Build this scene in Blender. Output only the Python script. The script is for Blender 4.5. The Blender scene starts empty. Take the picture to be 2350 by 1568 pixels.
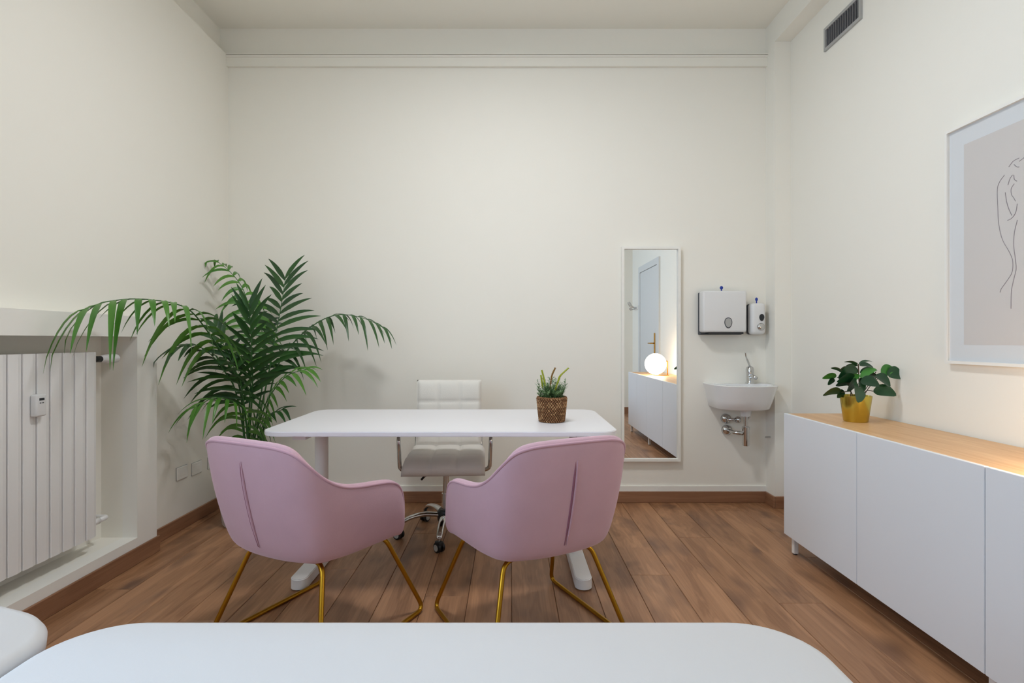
import bpy, bmesh, math, random
from mathutils import Vector, Matrix
random.seed(7)
S = bpy.context.scene
COL = S.collection
PI = math.pi

# ------------------------------------------------------------------ camera
FPX = 1240.0
VX, VY, CAMZ = 1170.0, 781.0, 1.14
cam = bpy.data.cameras.new('camera')
cam.sensor_width = 36.0
cam.lens = FPX / 2350.0 * 36.0
cam.shift_x = (1175 - VX) / 2350.0
cam.shift_y = -(784 - VY) / 2350.0
cam.clip_start = 0.02
camo = bpy.data.objects.new('camera', cam)
COL.objects.link(camo)
camo.location = (0, 0, CAMZ)
camo.rotation_euler = (PI / 2, 0, 0)
S.camera = camo

# ------------------------------------------------------------------ world, light, exposure
w = bpy.data.worlds.new('world'); S.world = w; w.use_nodes = True
w.node_tree.nodes['Background'].inputs[0].default_value = (0.75, 0.86, 1.0, 1)
w.node_tree.nodes['Background'].inputs[1].default_value = 1.0
S.view_settings.view_transform = 'Standard'
S.view_settings.look = 'None'
S.view_settings.gamma = 1.0
S.view_settings.use_curve_mapping = False
S.view_settings.exposure = 0.15
S.cycles.diffuse_bounces = 6
S.cycles.max_bounces = 8

PANEL_STRENGTH = 70.0
PANEL_AT = (-0.08, 2.05)
WINDOW_POWER = 56.0
la = bpy.data.lights.new('daylight', 'AREA')
la.shape = 'RECTANGLE'; la.size = 1.45; la.size_y = 1.45
la.energy = WINDOW_POWER; la.color = (0.52, 0.73, 1.0)
lo = bpy.data.objects.new('daylight', la); COL.objects.link(lo)
lo.location = (-2.32, 0.05, 1.70); lo.rotation_euler = (0, -PI / 2, 0)


def P(px, py, Y):
    """measured photograph point at a measured distance Y -> world"""
    return Vector(((px - VX) * Y / FPX, Y, CAMZ - (py - VY) * Y / FPX))


# ------------------------------------------------------------------ materials
def srgb(r, g, b):
    f = lambda c: (c / 255 / 12.92) if c / 255 <= 0.04045 else ((c / 255 + 0.055) / 1.055) ** 2.4
    return (f(r), f(g), f(b), 1)


MATS = {}


def mat(name, col, rough=0.5, metal=0.0, noise=0.0, nscale=20.0, bump=0.0, bscale=80.0, sheen=0.0,
        coat=0.0, emit=None, estr=0.0, spec=0.5, aniso=None):
    m = bpy.data.materials.new(name); m.use_nodes = True
    nt = m.node_tree; b = nt.nodes['Principled BSDF']
    b.inputs['Base Color'].default_value = col
    b.inputs['Roughness'].default_value = rough
    b.inputs['Metallic'].default_value = metal
    b.inputs['Specular IOR Level'].default_value = spec
    if sheen:
        b.inputs['Sheen Weight'].default_value = sheen
        b.inputs['Sheen Roughness'].default_value = 0.45
        b.inputs['Sheen Tint'].default_value = (1, 0.85, 0.95, 1)
    if coat:
        b.inputs['Coat Weight'].default_value = coat
        b.inputs['Coat Roughness'].default_value = 0.08
    if emit:
        b.inputs['Emission Color'].default_value = emit
        b.inputs['Emission Strength'].default_value = estr
    tc = nt.nodes.new('ShaderNodeTexCoord')
    if noise:
        n = nt.nodes.new('ShaderNodeTexNoise'); n.inputs['Scale'].default_value = nscale
        n.inputs['Detail'].default_value = 4
        nt.links.new(tc.outputs['Object'], n.inputs['Vector'])
        mp = nt.nodes.new('ShaderNodeMapRange')
        mp.inputs['To Min'].default_value = 1 - noise; mp.inputs['To Max'].default_value = 1 + noise
        nt.links.new(n.outputs['Fac'], mp.inputs['Value'])
        mx = nt.nodes.new('ShaderNodeMix'); mx.data_type = 'RGBA'; mx.blend_type = 'MULTIPLY'
        mx.inputs['Factor'].default_value = 1.0
        mx.inputs[6].default_value = col
        nt.links.new(mp.outputs['Result'], mx.inputs[7])
        nt.links.new(mx.outputs[2], b.inputs['Base Color'])
    if bump:
        n2 = nt.nodes.new('ShaderNodeTexNoise'); n2.inputs['Scale'].default_value = bscale
        n2.inputs['Detail'].default_value = 3
        nt.links.new(tc.outputs['Object'], n2.inputs['Vector'])
        bp = nt.nodes.new('ShaderNodeBump'); bp.inputs['Strength'].default_value = bump
        bp.inputs['Distance'].default_value = 0.004
        nt.links.new(n2.outputs['Fac'], bp.inputs['Height'])
        nt.links.new(bp.outputs['Normal'], b.inputs['Normal'])
    MATS[name] = m
    return m


def wood(name, ca, cb, cdark, stretch=(9, 0.9, 9), knots=True, rough=0.42, coord='Object', vary=0.22):
    m = bpy.data.materials.new(name); m.use_nodes = True
    nt = m.node_tree; N = nt.nodes; L = nt.links
    b = N['Principled BSDF']; b.inputs['Roughness'].default_value = rough
    tc = N.new('ShaderNodeTexCoord'); oi = N.new('ShaderNodeObjectInfo')
    # shift every board to its own place in the grain
    mul = N.new('ShaderNodeVectorMath'); mul.operation = 'SCALE'
    comb = N.new('ShaderNodeCombineXYZ')
    for i in range(3): L.new(oi.outputs['Random'], comb.inputs[i])
    L.new(comb.outputs[0], mul.inputs[0]); mul.inputs['Scale'].default_value = 37.0
    add = N.new('ShaderNodeVectorMath'); add.operation = 'ADD'
    L.new(tc.outputs[coord], add.inputs[0]); L.new(mul.outputs[0], add.inputs[1])
    mp = N.new('ShaderNodeMapping'); mp.inputs['Scale'].default_value = stretch
    L.new(add.outputs[0], mp.inputs['Vector'])
    n1 = N.new('ShaderNodeTexNoise'); n1.inputs['Scale'].default_value = 1.6; n1.inputs['Detail'].default_value = 5
    n1.inputs['Distortion'].default_value = 0.7
    L.new(mp.outputs[0], n1.inputs['Vector'])
    # flame rings: sine of the warped noise
    ms = N.new('ShaderNodeMath'); ms.operation = 'MULTIPLY'; ms.inputs[1].default_value = 46.0
    L.new(n1.outputs['Fac'], ms.inputs[0])
    sn = N.new('ShaderNodeMath'); sn.operation = 'SINE'; L.new(ms.outputs[0], sn.inputs[0])
    # fine fibre
    mp2 = N.new('ShaderNodeMapping'); mp2.inputs['Scale'].default_value = tuple(s * (14 if s > 2 else 3) for s in stretch)
    L.new(add.outputs[0], mp2.inputs['Vector'])
    n2 = N.new('ShaderNodeTexNoise'); n2.inputs['Scale'].default_value = 1.0; n2.inputs['Detail'].default_value = 3
    L.new(mp2.outputs[0], n2.inputs['Vector'])
    rp = N.new('ShaderNodeValToRGB')
    rp.color_ramp.elements[0].position = 0.3; rp.color_ramp.elements[0].color = ca
    rp.color_ramp.elements[1].position = 0.7; rp.color_ramp.elements[1].color = cb
    a1 = N.new('ShaderNodeMath'); a1.operation = 'MULTIPLY_ADD'; a1.inputs[1].default_value = 0.055
    L.new(sn.outputs[0], a1.inputs[0]); L.new(n1.outputs['Fac'], a1.inputs[2])
    a2 = N.new('ShaderNodeMath'); a2.operation = 'MULTIPLY_ADD'; a2.inputs[1].default_value = 0.35
    s2 = N.new('ShaderNodeMath'); s2.operation = 'SUBTRACT'; s2.inputs[1].default_value = 0.5
    L.new(n2.outputs['Fac'], s2.inputs[0]); L.new(s2.outputs[0], a2.inputs[0]); L.new(a1.outputs[0], a2.inputs[2])
    L.new(a2.outputs[0], rp.inputs[0])
    out = rp.outputs[0]
    if knots:
        mp3 = N.new('ShaderNodeMapping'); mp3.inputs['Scale'].default_value = (4.6, 1.5, 4.6)
        L.new(add.outputs[0], mp3.inputs['Vector'])
        vo = N.new('ShaderNodeTexNoise'); vo.inputs['Scale'].default_value = 1.5; vo.inputs['Detail'].default_value = 2
        L.new(mp3.outputs[0], vo.inputs['Vector'])
        r2 = N.new('ShaderNodeValToRGB')
        r2.color_ramp.elements[0].position = 0.56; r2.color_ramp.elements[0].color = (0, 0, 0, 1)
        r2.color_ramp.elements[1].position = 0.78; r2.color_ramp.elements[1].color = (1, 1, 1, 1)
        L.new(vo.outputs['Fac'], r2.inputs[0])
        mx = N.new('ShaderNodeMix'); mx.data_type = 'RGBA'; mx.inputs[7].default_value = cdark
        L.new(r2.outputs[0], mx.inputs['Factor']); L.new(out, mx.inputs[6]); out = mx.outputs[2]
    mr = N.new('ShaderNodeMapRange'); mr.inputs['To Min'].default_value = 1 - vary; mr.inputs['To Max'].default_value = 1 + vary
    L.new(oi.outputs['Random'], mr.inputs['Value'])
    mx2 = N.new('ShaderNodeMix'); mx2.data_type = 'RGBA'; mx2.blend_type = 'MULTIPLY'; mx2.inputs['Factor'].default_value = 1
    L.new(out, mx2.inputs[6]); L.new(mr.outputs[0], mx2.inputs[7])
    L.new(mx2.outputs[2], b.inputs['Base Color'])
    bp = N.new('ShaderNodeBump'); bp.inputs['Strength'].default_value = 0.12; bp.inputs['Distance'].default_value = 0.002
    L.new(n2.outputs['Fac'], bp.inputs['Height']); L.new(bp.outputs[0], b.inputs['Normal'])
    MATS[name] = m
    return m


mat('wall', srgb(241, 238, 229), 0.85, bump=0.05, bscale=60, spec=0.2)
mat('ceiling', srgb(242, 239, 229), 0.9, bump=0.05, bscale=40, spec=0.2)
mat('white_trim', srgb(240, 238, 232), 0.55)
mat('white_lacquer', srgb(226, 228, 232), 0.45)
mat('desk_white', srgb(231, 230, 234), 0.32)
mat('white_metal', srgb(232, 230, 228), 0.4)
mat('radiator_white', srgb(238, 237, 236), 0.35)
mat('radiator_gap_shade', srgb(26, 22, 60), 0.7)  # shade between the radiator ribs, put into a dark violet colour
mat('plastic_white', srgb(226, 226, 226), 0.35)
mat('plastic_dark', srgb(30, 32, 38), 0.3)
mat('black', srgb(18, 18, 20), 0.4)
mat('dark_grey', srgb(72, 76, 82), 0.6)
mat('vent_grey', srgb(172, 172, 170), 0.5)
mat('vent_slat', srgb(118, 118, 120), 0.5)
mat('blue', srgb(10, 50, 150), 0.4)
mat('velvet', srgb(198, 163, 175), 0.85, noise=0.07, nscale=9, bump=0.08, bscale=220, sheen=0.55, spec=0.15)
mat('velvet_piping', srgb(192, 154, 168), 0.85, sheen=0.5, spec=0.15)
mat('velvet_seam', srgb(140, 92, 108), 0.9, sheen=0.2, spec=0.1)
mat('gold', srgb(178, 134, 40), 0.3, metal=1.0)
mat('gold_pot', srgb(204, 184, 84), 0.24, metal=1.0, noise=0.05, nscale=6)
mat('brass', srgb(200, 150, 60), 0.25, metal=1.0)
mat('chrome', srgb(205, 205, 205), 0.12, metal=1.0)
mat('mirror', (0.93, 0.94, 0.93, 1), 0.0, metal=1.0)
mat('fabric_white', srgb(224, 221, 214), 0.9, bump=0.25, bscale=260, sheen=0.2, spec=0.2)
mat('leatherette', srgb(208, 208, 210), 0.5, bump=0.05, bscale=180)
mat('piping_cream', srgb(214, 208, 184), 0.6)
mat('ceramic', srgb(238, 238, 238), 0.12, coat=0.4)
mat('pot_white', srgb(220, 222, 226), 0.4)
mat('soil', srgb(58, 42, 30), 0.95, noise=0.3, nscale=60, bump=0.6, bscale=90)
mat('stem_green', srgb(44, 92, 38), 0.5)
mat('stem_brown', srgb(72, 60, 44), 0.7)
mat('spike', srgb(158, 168, 34), 0.6)
mat('spike_tip', srgb(128, 92, 26), 0.7)
mat('foliage', srgb(108, 138, 90), 0.6, noise=0.3, nscale=30)
mat('basket', srgb(132, 92, 58), 0.8, noise=0.35, nscale=55)
mat('basket_light', srgb(176, 136, 94), 0.8, noise=0.3, nscale=60)
mat('mat_board', srgb(222, 226, 230), 0.7)
mat('print_paper', srgb(212, 208, 206), 0.8)
mat('ink', srgb(140, 132, 138), 0.8)
mat('door_paint', srgb(214, 216, 216), 0.45)
mat('tape', srgb(236, 234, 230), 0.6)
mat('globe', (1, 1, 1, 1), 0.3, emit=(1.0, 0.80, 0.58, 1), estr=9.0)
mat('diffuser', (1, 1, 1, 1), 0.4, emit=(0.96, 0.975, 1.0, 1), estr=PANEL_STRENGTH)
wood('floor_wood', srgb(140, 98, 67), srgb(178, 132, 96), srgb(100, 70, 54), vary=0.09)
wood('base_wood', srgb(136, 95, 68), srgb(158, 115, 86), srgb(90, 60, 45), stretch=(0.9, 0.9, 14), knots=False, vary=0.05)
wood('oak_top', srgb(206, 160, 112), srgb(226, 186, 140), srgb(190, 140, 95), stretch=(12, 0.8, 12), knots=False, vary=0.0)


def leafmat(name, c1, c2, rough=0.35):
    m = bpy.data.materials.new(name); m.use_nodes = True
    nt = m.node_tree; N = nt.nodes; L = nt.links; b = N['Principled BSDF']
    b.inputs['Roughness'].default_value = rough
    oi = N.new('ShaderNodeObjectInfo'); tc = N.new('ShaderNodeTexCoord')
    n = N.new('ShaderNodeTexNoise'); n.inputs['Scale'].default_value = 14; L.new(tc.outputs['Object'], n.inputs['Vector'])
    ad = N.new('ShaderNodeMath'); ad.operation = 'MULTIPLY_ADD'; ad.inputs[1].default_value = 0.5
    L.new(oi.outputs['Random'], ad.inputs[0])
    sb = N.new('ShaderNodeMath'); sb.operation = 'MULTIPLY'; sb.inputs[1].default_value = 0.5; L.new(n.outputs['Fac'], sb.inputs[0])
    L.new(sb.outputs[0], ad.inputs[2])
    mx = N.new('ShaderNodeMix'); mx.data_type = 'RGBA'; mx.inputs[6].default_value = c1; mx.inputs[7].default_value = c2
    L.new(ad.outputs[0], mx.inputs['Factor']); L.new(mx.outputs[2], b.inputs['Base Color'])
    MATS[name] = m


leafmat('palm_leaf', srgb(22, 54, 30), srgb(52, 98, 38))
leafmat('palm_leaf_light', srgb(44, 104, 28), srgb(92, 142, 48))
leafmat('clusia_leaf', srgb(16, 52, 32), srgb(34, 84, 44), 0.28)
leafmat('clusia_leaf_light', srgb(44, 112, 40), srgb(80, 146, 60), 0.3)

gm = bpy.data.materials.new('clear_glass'); gm.use_nodes = True
nt = gm.node_tree; nt.nodes.remove(nt.nodes['Principled BSDF'])
tr = nt.nodes.new('ShaderNodeBsdfTransparent'); gl = nt.nodes.new('ShaderNodeBsdfGlossy'); gl.inputs['Roughness'].default_value = 0.02
mx = nt.nodes.new('ShaderNodeMixShader'); mx.inputs[0].default_value = 0.05
nt.links.new(tr.outputs[0], mx.inputs[1]); nt.links.new(gl.outputs[0], mx.inputs[2])
nt.links.new(mx.outputs[0], nt.nodes['Material Output'].inputs['Surface'])
MATS['clear_glass'] = gm


# ------------------------------------------------------------------ mesh helpers
class MB:
    def __init__(s): s.v = []; s.f = []

    def add(s, vs, fs):
        o = len(s.v); s.v += [Vector(p) for p in vs]; s.f += [tuple(i + o for i in f) for f in fs]
        return s

    def box(s, x0, x1, y0, y1, z0, z1):
        return s.add([(x0, y0, z0), (x1, y0, z0), (x1, y1, z0), (x0, y1, z0), (x0, y0, z1), (x1, y0, z1), (x1, y1, z1), (x0, y1, z1)],
                     [(0, 3, 2, 1), (4, 5, 6, 7), (0, 1, 5, 4), (1, 2, 6, 5), (2, 3, 7, 6), (3, 0, 4, 7)])

    def rbox(s, x0, x1, y0, y1, z0, z1, r=0.005, seg=2, axes=None):
        bm = bmesh.new(); bmesh.ops.create_cube(bm, size=1)
        for v in bm.verts:
            v.co = Vector(((x0 + x1) / 2 + v.co.x * (x1 - x0), (y0 + y1) / 2 + v.co.y * (y1 - y0), (z0 + z1) / 2 + v.co.z * (z1 - z0)))
        es = bm.edges[:]
        if axes:
            es = [e for e in es if max(range(3), key=lambda i: abs((e.verts[0].co - e.verts[1].co)[i])) in axes]
        bmesh.ops.bevel(bm, geom=es, offset=r, segments=seg, profile=0.5, affect='EDGES')
        return s.bm(bm)

    def bm(s, bm):
        bm.verts.index_update()
        s.add([v.co.copy() for v in bm.verts], [[v.index for v in f.verts] for f in bm.faces]); bm.free(); return s

    def lathe(s, prof, n=32, c=(0, 0, 0), axis='z', caps=True):
        vs = []; fs = []; m = len(prof)
        for i in range(n):
            a = 2 * PI * i / n
            for r, z in prof:
                p = (r * math.cos(a), r * math.sin(a), z)
                if axis == 'y': p = (p[0], p[2], p[1])
                if axis == 'x': p = (p[2], p[0], p[1])
                vs.append((p[0] + c[0], p[1] + c[1], p[2] + c[2]))
        for i in range(n):
            j = (i + 1) % n
            for k in range(m - 1):
                fs.append((i * m + k, j * m + k, j * m + k + 1, i * m + k + 1))
        if caps:
            fs.append([i * m for i in range(n)][::-1]); fs.append([i * m + m - 1 for i in range(n)])
        return s.add(vs, fs)

    def tube(s, pts, r, n=8, caps=True, flat=1.0):
        pts = [Vector(p) for p in pts]; m = len(pts)
        rs = r if isinstance(r, (list, tuple)) else [r] * m
        vs = []; fs = []; up = None
        for i, p in enumerate(pts):
            t = (pts[min(i + 1, m - 1)] - pts[max(i - 1, 0)])
            t = t.normalized() if t.length > 1e-9 else Vector((0, 0, 1))
            if up is None:
                up = Vector((0, 0, 1)) if abs(t.z) < 0.9 else Vector((1, 0, 0))
            a = (up - t * up.dot(t)).normalized(); b = t.cross(a); up = a
            for k in range(n):
                q = 2 * PI * k / n
                vs.append(p + a * math.cos(q) * rs[i] * flat + b * math.sin(q) * rs[i])
        for i in range(m - 1):
            for k in range(n):
                l = (k + 1) % n
                fs.append((i * n + k, i * n + l, (i + 1) * n + l, (i + 1) * n + k))
        if caps:
            fs.append(list(range(n))[::-1]); fs.append([(m - 1) * n + k for k in range(n)])
        return s.add(vs, fs)

    def prism(s, outline, z0, z1):
        n = len(outline)
        vs = [(x, y, z0) for x, y in outline] + [(x, y, z1) for x, y in outline]
        return s.add(vs, [list(range(n))[::-1], list(range(n, 2 * n))] + [(i, (i + 1) % n, n + (i + 1) % n, n + i) for i in range(n)])

    def sphere(s, c, r, nu=16, nv=10, sc=(1, 1, 1)):
        vs = []; fs = []
        for j in range(nv + 1):
            t = PI * j / nv
            for i in range(nu):
                a = 2 * PI * i / nu
                vs.append((c[0] + r * sc[0] * math.sin(t) * math.cos(a), c[1] + r * sc[1] * math.sin(t) * math.sin(a), c[2] + r * sc[2] * math.cos(t)))
        for j in range(nv):
            for i in range(nu):
                k = (i + 1) % nu
                fs.append((j * nu + i, (j + 1) * nu + i, (j + 1) * nu + k, j * nu + k))
        return s.add(vs, fs)

    def xf(s, M):
        s.v = [M @ p for p in s.v]; return s

    def build(s, name, material, parent=None, smooth=False, loc=None, weld=False, autos=None, recalc=True):
        me = bpy.data.meshes.new(name)
        bm = bmesh.new()
        bv = [bm.verts.new(p) for p in s.v]
        for f in s.f:
            try: bm.faces.new([bv[i] for i in f])
            except ValueError: pass
        if weld: bmesh.ops.remove_doubles(bm, verts=bm.verts, dist=1e-5)
        if recalc: bmesh.ops.recalc_face_normals(bm, faces=bm.faces)
        for f in bm.faces: f.smooth = bool(smooth)
        if autos:
            for e in bm.edges:
                if len(e.link_faces) == 2 and e.calc_face_angle(0) > math.radians(autos): e.smooth = False
        bm.to_mesh(me); bm.free()
        me.materials.append(MATS[material])
        o = bpy.data.objects.new(name, me); COL.objects.link(o)
        if parent: o.parent = parent
        if loc: o.location = loc
        return o


def thing(name, label, cat, loc=(0, 0, 0), rz=0.0, group=None):
    o = bpy.data.objects.new(name, None); COL.objects.link(o)
    o.location = loc; o.rotation_euler = (0, 0, rz); o.empty_display_size = 0.1
    o['label'] = label; o['category'] = cat
    if group: o['group'] = group
    return o


def struct(o, label, cat):
    o['kind'] = 'structure'; o['label'] = label; o['category'] = cat
    return o


def subsurf(o, n=2):
    md = o.modifiers.new('smooth', 'SUBSURF'); md.levels = n; md.render_levels = n
    return o


def fillet(pts, r, n=6):
    pts = [Vector(p) for p in pts]; out = [pts[0]]
    for i in range(1, len(pts) - 1):
        a, b, c = pts[i - 1], pts[i], pts[i + 1]
        u = (a - b); v = (c - b); d = min(r, u.length * 0.45, v.length * 0.45)
        p0 = b + u.normalized() * d; p1 = b + v.normalized() * d
        for k in range(n + 1):
            t = k / n
            out.append(p0 * (1 - t) ** 2 + b * 2 * t * (1 - t) + p1 * t * t)
    out.append(pts[-1]); return out


def spline(pts, n=8):
    pts = [Vector(p) for p in pts]; out = []
    q = [pts[0] * 2 - pts[1]] + pts + [pts[-1] * 2 - pts[-2]]
    for i in range(1, len(q) - 2):
        p0, p1, p2, p3 = q[i - 1:i + 3]
        for k in range(n):
            t = k / n
            out.append(0.5 * ((2 * p1) + (p2 - p0) * t + (2 * p0 - 5 * p1 + 4 * p2 - p3) * t * t + (3 * p1 - p0 - 3 * p2 + p3) * t ** 3))
    out.append(pts[-1]); return out


def rrect(x0, x1, y0, y1, r, n=8):
    out = []
    for cx, cy, a0 in ((x1 - r, y1 - r, 0), (x0 + r, y1 - r, PI / 2), (x0 + r, y0 + r, PI), (x1 - r, y0 + r, 1.5 * PI)):
        for k in range(n + 1):
            a = a0 + PI / 2 * k / n
            out.append((cx + r * math.cos(a), cy + r * math.sin(a)))
    return out


# ------------------------------------------------------------------ the room
XL, XR, YB, YF, ZC = -1.98, 1.91, 3.80, -0.85, 3.33
PX, PY = 1.80, 3.67            # pillar / beam face, pillar front

fl = MB().box(-2.25, 2.10, YF - 0.15, YB + 0.15, -0.12, -0.0125).build('floor', 'base_wood')
struct(fl, 'brown oak laminate floor of long planks', 'floor')
PW, PLN = 0.193, 2.05
pm = None
row = 0
x = 0.008 - PW * 11
while x < XR:
    x1 = x + PW
    a = max(x, XL); b = min(x1, XR)
    if b - a > 0.03:
        off = (row * 0.777) % PLN
        y = YF - off
        while y < YB:
            ya, yb = max(y, YF), min(y + PLN, YB)
            if yb - ya > 0.02:
                if pm is None:
                    o = MB().rbox(-PW / 2 + 0.0009, PW / 2 - 0.0009, -PLN / 2 + 0.0009, PLN / 2 - 0.0009, -0.012, 0.0, 0.0018, 1).build('plank', 'floor_wood', fl)
                    pm = o.data
                else:
                    o = bpy.data.objects.new('plank', pm); COL.objects.link(o); o.parent = fl
                o.location = ((a + b) / 2, (ya + yb) / 2, 0)
                o.scale = ((b - a) / PW, (yb - ya) / PLN, 1)
            y += PLN
    row += 1; x = x1

struct(MB().box(-2.25, 2.1, YF - 0.15, YB + 0.15, ZC, ZC + 0.12).build('ceiling', 'ceiling'), 'plain white plaster ceiling', 'ceiling')
struct(MB().box(-2.25, 2.1, YB, YB + 0.15, -0.0, ZC).build('wall_back', 'wall'), 'plain off-white back wall behind the desk', 'wall')
struct(MB().box(-2.25, 2.1, YF - 0.15, YF, -0.0, ZC).build('wall_front', 'wall'), 'off-white wall seen only in the mirror', 'wall')

NY0, NY1, NZ0, NZ1, NX = 1.30, 2.763, 0.13, 1.158, -2.09     # radiator niche
WY0, WY1, WZ0, WZ1 = -0.70, 0.80, 0.95, 2.45                 # window opening
m = MB()
m.box(-2.25, XL, NY1, YB, 0, 3.14)
m.box(-2.25, NX, NY0, NY1, NZ0, NZ1); m.box(-2.25, XL, NY0, NY1, 0, NZ0); m.box(-2.25, XL, NY0, NY1, NZ1, 3.14)
m.box(-2.25, XL, WY1, NY0, 0, 3.14)
m.box(-2.25, XL, WY0, WY1, 0, WZ0); m.box(-2.25, XL, WY0, WY1, WZ1, 3.14)
m.box(-2.25, XL, YF, WY0, 0, 3.14)
m.box(-2.25, XL - 0.06, YF, YB, 3.14, ZC)
struct(m.build('wall_left', 'wall'), 'off-white left wall above the radiator niche', 'wall')

m = MB()
BX, BY0, BY1, BZ = -1.905, 1.15, 2.916, 1.262
m.box(XL, BX, NY1, BY1, 0, BZ); m.box(XL, BX, BY0, NY0, 0, BZ); m.box(XL, BX, NY0, NY1, NZ1, BZ); m.box(XL, BX, NY0, NY1, 0, NZ0)
struct(m.build('trim_1', 'white_trim'), 'white boxed surround with ledge around the radiator niche', 'trim')

m = MB(); m.box(XR, 2.1, YF, YB, 0, ZC)
m.box(PX, XR, PY, YB, 0, ZC); m.box(PX, XR, YF, PY, 3.17, ZC)
struct(m.build('wall_right', 'wall'), 'off-white right wall with corner pillar and ceiling beam', 'wall')

# cornice on the back wall (stepped moulding)
m = MB()
m.box(XL, PX, YB - 0.022, YB, 3.055, 3.141); m.box(XL, PX, YB - 0.032, YB - 0.022, 3.118, 3.130)
m.box(XL, PX, YB - 0.036, YB - 0.022, 3.133, 3.141); m.box(XL, PX, YB - 0.027, YB - 0.022, 3.055, 3.066)
struct(m.build('trim_2', 'wall'), 'thin stepped cornice moulding high on the back wall', 'trim')
m = MB().box(XL, PX, YB - 0.012, YB, 0.080, 0.117)
struct(m.build('trim_3', 'white_trim'), 'white strip above the brown skirting of the back wall', 'trim')
# skirting boards
def skirt(name, bxs, label):
    m = MB()
    for b in bxs: m.rbox(*b, 0.003, 1)
    struct(m.build(name, 'base_wood'), label, 'baseboard')
skirt('baseboard_back', [(XL, PX, YB - 0.014, YB, 0.0, 0.08)], 'brown wooden skirting along the back wall')
skirt('baseboard_left', [(XL, XL + 0.012, BY1 + 0.012, YB - 0.014, 0, 0.08), (BX, BX + 0.012, BY0, BY1 + 0.012, 0, 0.085),
                         (XL, BX, BY1, BY1 + 0.012, 0, 0.085), (XL, XL + 0.012, YF, BY0, 0, 0.08)], 'brown wooden skirting along the left wall and niche')
skirt('baseboard_right', [(PX - 0.012, PX, PY - 0.012, YB - 0.014, 0, 0.08), (PX, XR - 0.012, PY - 0.012, PY, 0, 0.08), (XR - 0.012, XR, 0.78, PY, 0, 0.08),
                          ], 'brown wooden skirting round the pillar and right wall')
skirt('baseboard_front', [(XL + 0.012, XR, YF, YF + 0.012, 0, 0.10)], 'brown wooden skirting of the wall seen in the mirror')

# window in the left wall, beside the camera
wf = MB()
for b in ((-2.12, -2.06, WY0, WY0 + 0.06, WZ0, WZ1), (-2.12, -2.06, WY1 - 0.06, WY1, WZ0, WZ1), (-2.12, -2.06, WY0, WY1, WZ0, WZ0 + 0.06),
          (-2.12, -2.06, WY0, WY1, WZ1 - 0.06, WZ1), (-2.12, -2.06, 0.02, 0.08, WZ0, WZ1)): wf.box(*b)
wo = struct(wf.build('window_1', 'white_trim'), 'white framed two-pane window in the left wall', 'window')
for y0, y1 in ((WY0 + 0.06, 0.02), (0.08, WY1 - 0.06)):
    MB().box(-2.094, -2.088, y0, y1, WZ0 + 0.06, WZ1 - 0.06).build('pane', 'clear_glass', wo)
MB().rbox(-2.06, -1.945, WY0 - 0.03, WY1 + 0.03, WZ0 - 0.03, WZ0, 0.004).build('window_sill', 'white_trim', wo)

# door in the right wall, seen in the mirror
DY0, DY1, DZ = -0.30, 0.62, 2.12
m = MB()
m.box(XR - 0.022, XR, DY1, DY1 + 0.085, 0, DZ + 0.085); m.box(XR - 0.022, XR, DY0 - 0.085, DY0, 0, DZ + 0.085); m.box(XR - 0.022, XR, DY0, DY1, DZ, DZ + 0.085)
dr = struct(m.build('door_1', 'door_paint'), 'white door reflected in the tall mirror', 'door')
MB().rbox(XR - 0.014, XR, DY0 + 0.004, DY1 - 0.004, 0.006, DZ - 0.007, 0.002, 1).build('door_leaf', 'door_paint', dr)
hd = MB().rbox(XR - 0.024, XR - 0.014, 0.475, 0.520, 0.90, 1.235, 0.004).build('handle_plate', 'brass', dr)
MB().tube(fillet([(XR - 0.024, 0.498, 1.10), (XR - 0.07, 0.498, 1.10), (XR - 0.07, 0.375, 1.10)], 0.02), 0.0095, 10).build('lever', 'brass', hd, smooth=True)

# coat hooks on the right wall, seen in the mirror
ch = thing('coat_rack', 'small wall coat rack with three metal hooks, seen in the mirror', 'coat rack', (XR, -0.58, 1.63))
MB().rbox(-0.015, 0, -0.10, 0.10, -0.03, 0.03, 0.004).build('back_plate', 'white_trim', ch)
for yy in (-0.07, 0, 0.07):
    MB().tube(spline([(-0.015, yy, 0.0), (-0.06, yy, 0.005), (-0.095, yy, 0.035), (-0.12, yy, 0.085)]), 0.006, 8).build('hook', 'chrome', ch, smooth=True)
    MB().tube(spline([(-0.015, yy, -0.012), (-0.05, yy, -0.03), (-0.08, yy, -0.03), (-0.095, yy, -0.005)]), 0.006, 8).build('hook', 'chrome', ch, smooth=True)

# ------------------------------------------------------------------ ceiling light (above the frame)
pd = thing('ceiling_light', 'round flush white ceiling light above the desk', 'ceiling light', (PANEL_AT[0], PANEL_AT[1], ZC))
MB().lathe([(0.0, 0), (0.225, 0), (0.225, -.055), (0.212, -.060), (0.205, -.055), (0.205, -.045), (0, -.045)], 40, caps=False).build('housing', 'white_metal', pd, smooth=True, autos=40)
MB().lathe([(0.0, -.050), (0.204, -.050), (0.204, -.046), (0, -.046)], 40, caps=False).build('diffuser', 'diffuser', pd)

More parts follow.
